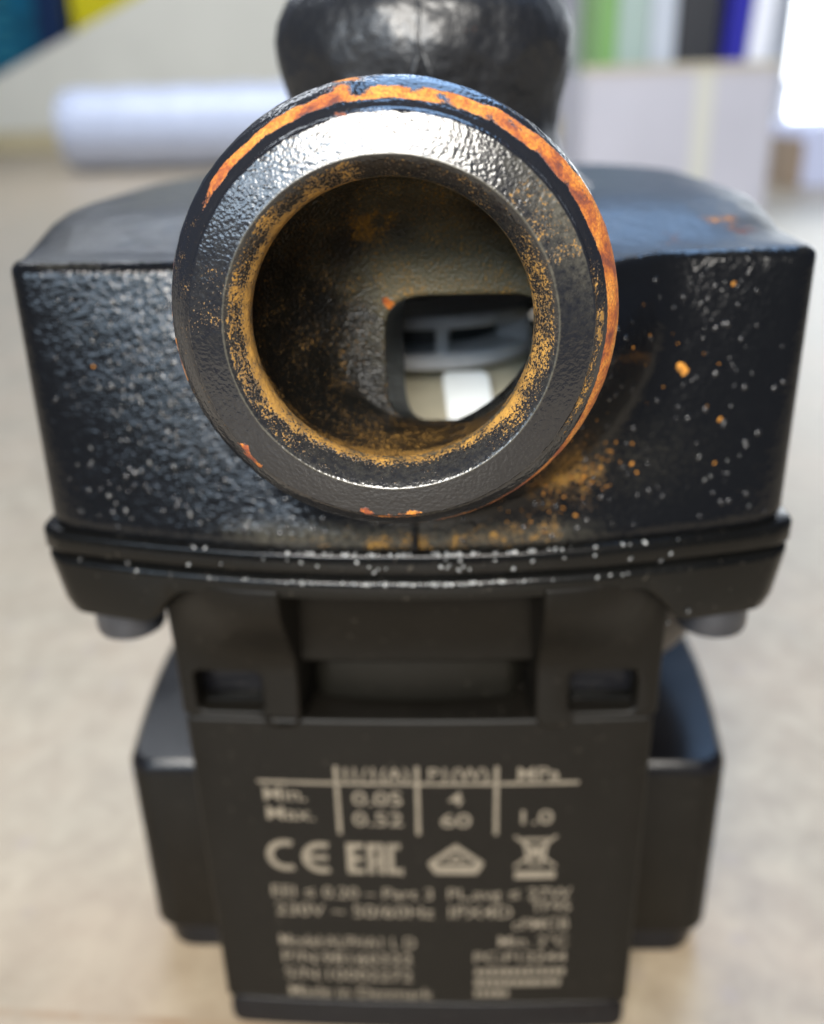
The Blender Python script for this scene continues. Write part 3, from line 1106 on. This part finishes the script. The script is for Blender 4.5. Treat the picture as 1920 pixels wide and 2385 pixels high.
def front_pt(x, z, lift=0.0):
    e = 0.3
    y = y_house(x, z)
    dx = (y_house(x + e, z) - y_house(x - e, z)) / (2 * e)
    dz = (y_house(x, z + e) - y_house(x, z - e)) / (2 * e)
    n = Vector((dx, -1, dz)).normalized()
    return (x, y - lift, z), n


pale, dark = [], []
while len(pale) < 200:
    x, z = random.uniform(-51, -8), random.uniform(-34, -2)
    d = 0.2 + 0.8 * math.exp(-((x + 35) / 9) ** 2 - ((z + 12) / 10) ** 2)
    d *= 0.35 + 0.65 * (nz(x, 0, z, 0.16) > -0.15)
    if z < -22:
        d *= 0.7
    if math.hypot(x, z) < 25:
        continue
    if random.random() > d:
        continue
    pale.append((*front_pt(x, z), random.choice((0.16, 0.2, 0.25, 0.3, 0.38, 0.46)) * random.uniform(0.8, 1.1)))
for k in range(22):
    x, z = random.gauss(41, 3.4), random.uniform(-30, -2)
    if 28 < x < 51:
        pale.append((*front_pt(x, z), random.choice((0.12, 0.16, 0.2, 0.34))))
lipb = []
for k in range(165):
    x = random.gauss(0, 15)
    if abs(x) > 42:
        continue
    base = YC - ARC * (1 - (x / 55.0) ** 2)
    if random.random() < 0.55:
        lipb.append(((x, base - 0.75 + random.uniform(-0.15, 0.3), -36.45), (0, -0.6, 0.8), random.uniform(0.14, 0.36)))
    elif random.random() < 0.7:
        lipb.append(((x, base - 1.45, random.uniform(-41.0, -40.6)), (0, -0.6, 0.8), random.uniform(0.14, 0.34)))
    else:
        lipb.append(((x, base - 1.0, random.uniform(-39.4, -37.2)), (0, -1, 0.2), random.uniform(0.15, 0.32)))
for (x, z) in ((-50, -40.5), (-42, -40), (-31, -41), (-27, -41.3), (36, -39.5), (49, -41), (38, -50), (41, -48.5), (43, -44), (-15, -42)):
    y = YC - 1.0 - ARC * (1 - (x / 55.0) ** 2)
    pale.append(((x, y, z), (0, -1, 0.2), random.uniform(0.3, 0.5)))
beads('glint_beads', pale, M_bead, slant=True)
beads('glint_beads', lipb, plain('pale_glint', (0.27, 0.275, 0.27), 0.10, 0.9, 900, spec=1.0, metal=0.3))  # pale colour painted in for the sparkle along the seam lip
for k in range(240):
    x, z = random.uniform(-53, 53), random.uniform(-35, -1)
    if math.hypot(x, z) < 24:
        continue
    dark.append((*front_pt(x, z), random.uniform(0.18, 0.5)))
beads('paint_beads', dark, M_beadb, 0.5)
spk = []
for k in range(120):
    x, z = random.gauss(22, 4.2), random.gauss(-26, 4.2)
    if z < -35 or math.hypot(x, z) < 24:
        continue
    spk.append((*front_pt(x, z), random.uniform(0.10, 0.26) if random.random() < 0.9 else random.uniform(0.26, 0.42)))
for (x, z, r) in ((38.2, -13.2, 0.95), (38.7, -13.8, 0.6), (45, -2.4, 0.4), (44, -20.5, 0.42), (30, -8.5, 0.3), (33, -8.0, 0.25), (43.5, -26.5, 0.25), (-45, -12, 0.25)):
    spk.append((*front_pt(x, z), r))
for k in range(14):
    x, z = random.uniform(23, 45), random.uniform(-20, -2)
    spk.append((*front_pt(x, z), random.uniform(0.08, 0.2)))
beads('rust_specks', [(p, n, r * 0.8) for p, n, r in spk], M_rspk, 0.18)

# ================================================================== background things on the bench
M_card = plain('white_card', (0.52, 0.50, 0.54), 0.75, 0.06, 6)
M_kraft = plain('kraft_edge', (0.52, 0.46, 0.34), 0.8, 0.1, 20)


def prism(name, pts, y0, y1, mat, parent=None):
    V, Fc = loft([[(x, y0, z) for x, z in pts], [(x, y1, z) for x, z in pts]])
    bm_v = V
    return mk(name, bm_v, Fc, mat, parent, smooth=False, mm=False)


# roll of pale wrap lying across the bench
M_wrap = plain('pale_wrap', (0.43, 0.465, 0.57), 0.34, 0.06, 18, 0.004)
roll = empty('wrap_roll', (-0.75, 2.7, 0), 'pale bluish white roll of wrapping film lying across the bench at back left', 'roll')
rg = []
for x, R in ((-1.06, 0.04), (-1.06, 0.100), (-1.05, 0.106)) + tuple((-1.05 + 0.7 * i / 14, 0.108 + 0.002 * math.sin(i * 2.1)) for i in range(1, 15)) + ((-0.34, 0.1), (-0.34, 0.04)):
    rg.append([(x, 2.7 + R * math.cos(2 * math.pi * i / 40), 0.110 + R * math.sin(2 * math.pi * i / 40)) for i in range(40)])
V, Fc = loft(rg)
mk('wrap_film', V, Fc, M_wrap, roll, mm=False)
rg = []
for x, R in ((-1.07, 0.031), (-1.07, 0.039), (-0.33, 0.039), (-0.33, 0.031), (-1.07, 0.031)):
    rg.append([(x, 2.7 + R * math.cos(2 * math.pi * i / 32), 0.110 + R * math.sin(2 * math.pi * i / 32)) for i in range(32)])
V, Fc = loft(rg, False, False)
mk('roll_core', V, Fc, M_kraft, roll, mm=False)

# rail along the far side of the bench
o = slab('wooden_rail', -2.6, 1.0, 4.0, 4.03, 0.0, 0.085, plain('pale_wood', (0.50, 0.43, 0.27), 0.6, 0.12, 9))
o['label'] = 'low pale wooden rail along the far side of the bench behind the roll'
o['category'] = 'rail'
# cream board with a slanting top edge
o = prism('cream_board', [(-2.5, 0.0), (-0.1, 0.0), (-0.1, 0.9), (-0.36, 0.93), (-2.5, 0.02)][:2] + [(-0.1, 0.9), (-0.45, 0.9), (-1.25, 0.55), (-1.87, 0.283), (-2.5, 0.02)],
          4.06, 4.10, plain('cream_board_paint', (0.66, 0.645, 0.57), 0.6, 0.06, 3))
o['label'] = 'large cream board with a slanting top edge standing behind the roll'
o['category'] = 'board'
# teal box and yellow box behind it
M_teal = plain('teal_print', (0.0, 0.085, 0.16), 0.4, 0.5, 12)
M_navy = plain('navy_print', (0.0, 0.018, 0.075), 0.4)
tb = empty('teal_box', (-1.95, 4.45, 0), 'teal and navy box standing behind the slanting cream board at top left', 'box')
prism('box_body', [(-2.4, 0), (-1.76, 0), (-1.72, 0.95), (-2.4, 0.95)], 4.3, 4.6, M_teal, tb)
prism('box_side', [(-1.757, 0.0), (-1.62, 0), (-1.615, 0.95), (-1.717, 0.95)], 4.3, 4.6, M_navy, tb)
for k in range(5):
    slab('printed_band', -2.38, -1.84, 4.292, 4.2985, 0.36 + 0.06 * k, 0.376 + 0.06 * k, plain('teal_band', (0.03, 0.22, 0.28), 0.5), parent=tb, bev=0)
yb_ = empty('yellow_box', (-1.3, 4.5, 0), 'bright yellow box beside the teal box behind the cream board', 'box')
M_yel = plain('yellow_print', (0.72, 0.62, 0.0), 0.45, 0.12, 6)
prism('box_body', [(-1.6, 0), (-1.0, 0), (-1.0, 0.9), (-1.6, 0.9)], 4.36, 4.7, M_yel, yb_)
prism('box_flap', [(-1.6, 0.903), (-1.0, 0.903), (-1.02, 0.93), (-1.58, 0.93)], 4.36, 4.7, M_yel, yb_)

# white card tray of folders on the right
tray = empty('file_tray', (0.33, 1.45, 0), 'white card file tray on the bench at right holding upright folders', 'tray')
slab('front_panel', 0.198, 0.462, 1.35, 1.353, 0.002, 0.196, M_card, parent=tray, bev=0.0008)
slab('back_panel', 0.198, 0.462, 1.60, 1.603, 0.002, 0.196, M_card, parent=tray, bev=0.0008)
slab('side_panel', 0.194, 0.197, 1.35, 1.603, 0.002, 0.196, M_card, parent=tray, bev=0.0008)
slab('side_panel', 0.463, 0.466, 1.35, 1.603, 0.002, 0.196, M_card, parent=tray, bev=0.0008)
slab('bottom_panel', 0.194, 0.466, 1.35, 1.603, 0.0, 0.0015, M_card, parent=tray, bev=0)
slab('folded_edge', 0.192, 0.468, 1.346, 1.356, 0.1965, 0.205, M_kraft, parent=tray, bev=0.001)
slab('tape_strip', 0.352, 0.378, 1.3485, 1.3497, 0.003, 0.196, plain('tape', (0.60, 0.58, 0.50), 0.4), parent=tray, bev=0)


def folder(name, label, x0, x1, mat, h, tilt=0.0, cat='folder', y0=1.37):
    t = empty(name, ((x0 + x1) / 2, 1.47, 0.004), label, cat, 'folders and papers in the file tray')
    for nm, a, b, m, d in (('spine', x0, x1, mat, 0.0), ):
        o = prism(nm, [(a, 0.006), (b, 0.006), (b + tilt, h), (a + tilt, h)], y0, y0 + 0.004, m, t)
    prism('cover', [(x0, 0.006), (x0 + 0.003, 0.006), (x0 + 0.003 + tilt, h), (x0 + tilt, h)], y0 + 0.0042, y0 + 0.2, mat, t)
    prism('cover', [(x1 - 0.003, 0.006), (x1, 0.006), (x1 + tilt, h), (x1 - 0.003 + tilt, h)], y0 + 0.0042, y0 + 0.2, mat, t)
    prism('pages', [(x0 + 0.0035, 0.01), (x1 - 0.0035, 0.01), (x1 - 0.0035 + tilt, h - 0.012), (x0 + 0.0035 + tilt, h - 0.012)], y0 + 0.006, y0 + 0.195, M_card, t)
    return t


folder('green_folder', 'bright green folder, leftmost in the white tray', 0.212, 0.240, plain('green_plastic', (0.15, 0.33, 0.08), 0.4), 0.35, 0.004)
folder('clear_folder', 'translucent grey green folder next to the bright green one in the tray', 0.242, 0.286, plain('grey_green_plastic', (0.34, 0.43, 0.38), 0.35), 0.34)
folder('white_folder', 'pale grey folder between the translucent green and the black one', 0.288, 0.322, plain('pale_grey_plastic', (0.50, 0.53, 0.58), 0.4), 0.35)
folder('black_binder', 'black binder standing in the white tray beside the blue one', 0.324, 0.378, plain('black_vinyl', (0.012, 0.014, 0.02), 0.4), 0.35, 0.003, 'binder')
folder('blue_binder', 'dark blue binder between the black binder and white papers', 0.380, 0.410, plain('blue_vinyl', (0.012, 0.012, 0.30), 0.35), 0.35, 0.02, 'binder')
folder('paper_stack', 'white glossy papers standing at the right end of the tray', 0.413, 0.440, plain('white_gloss_paper', (0.9, 0.9, 0.95), 0.25), 0.35, 0.02, 'papers')

# pale box with a brown strip at far right
wb = empty('pale_box', (0.8, 1.9, 0), 'pale bluish box with a brown strip on the bench at far right', 'box')
slab('box_body', 0.655, 1.15, 1.75, 2.2, 0.0, 0.105, plain('pale_blue_card', (0.62, 0.64, 0.80), 0.5, 0.05, 5), parent=wb)
slab('brown_strip', 0.628, 0.654, 1.745, 2.2, 0.0, 0.085, plain('brown_strip', (0.30, 0.22, 0.15), 0.7), parent=wb)

# window at the back right
M_pane = NT('daylight_pane')
M_pane.b.inputs['Emission Color'].default_value = (0.92, 0.97, 1.0, 1)
M_pane.b.inputs['Emission Strength'].default_value = 5.0
win = empty('window', (2.1, 4.88, 0.1), 'bright window with a white sill at the back right', 'window')
M_frame = plain('white_frame', (0.72, 0.77, 0.86), 0.4)
slab('glow_pane', 1.62, 3.1, 4.89, 4.90, 0.20, 1.75, M_pane.put((0.8, 0.8, 0.8), 0.1), parent=win, bev=0)
slab('frame_stile', 1.44, 1.615, 4.84, 4.915, 0.02, 1.85, M_frame, parent=win)
slab('frame_stile', 3.105, 3.2, 4.84, 4.915, 0.02, 1.85, M_frame, parent=win)
slab('frame_rail', 1.62, 3.1, 4.84, 4.915, 1.755, 1.85, M_frame, parent=win)
slab('frame_rail', 1.62, 3.1, 4.84, 4.888, 0.168, 0.195, M_frame, parent=win)
slab('glow_pane', 1.66, 3.1, 4.89, 4.90, 0.03, 0.165, M_pane.m, parent=win, bev=0)  # glowing strip added in place of the bright reflection on the sill
slab('sill', 1.42, 3.2, 4.55, 4.835, 0.0, 0.018, plain('white_sill', (0.92, 0.92, 0.95), 0.3), parent=win)

M_ = None
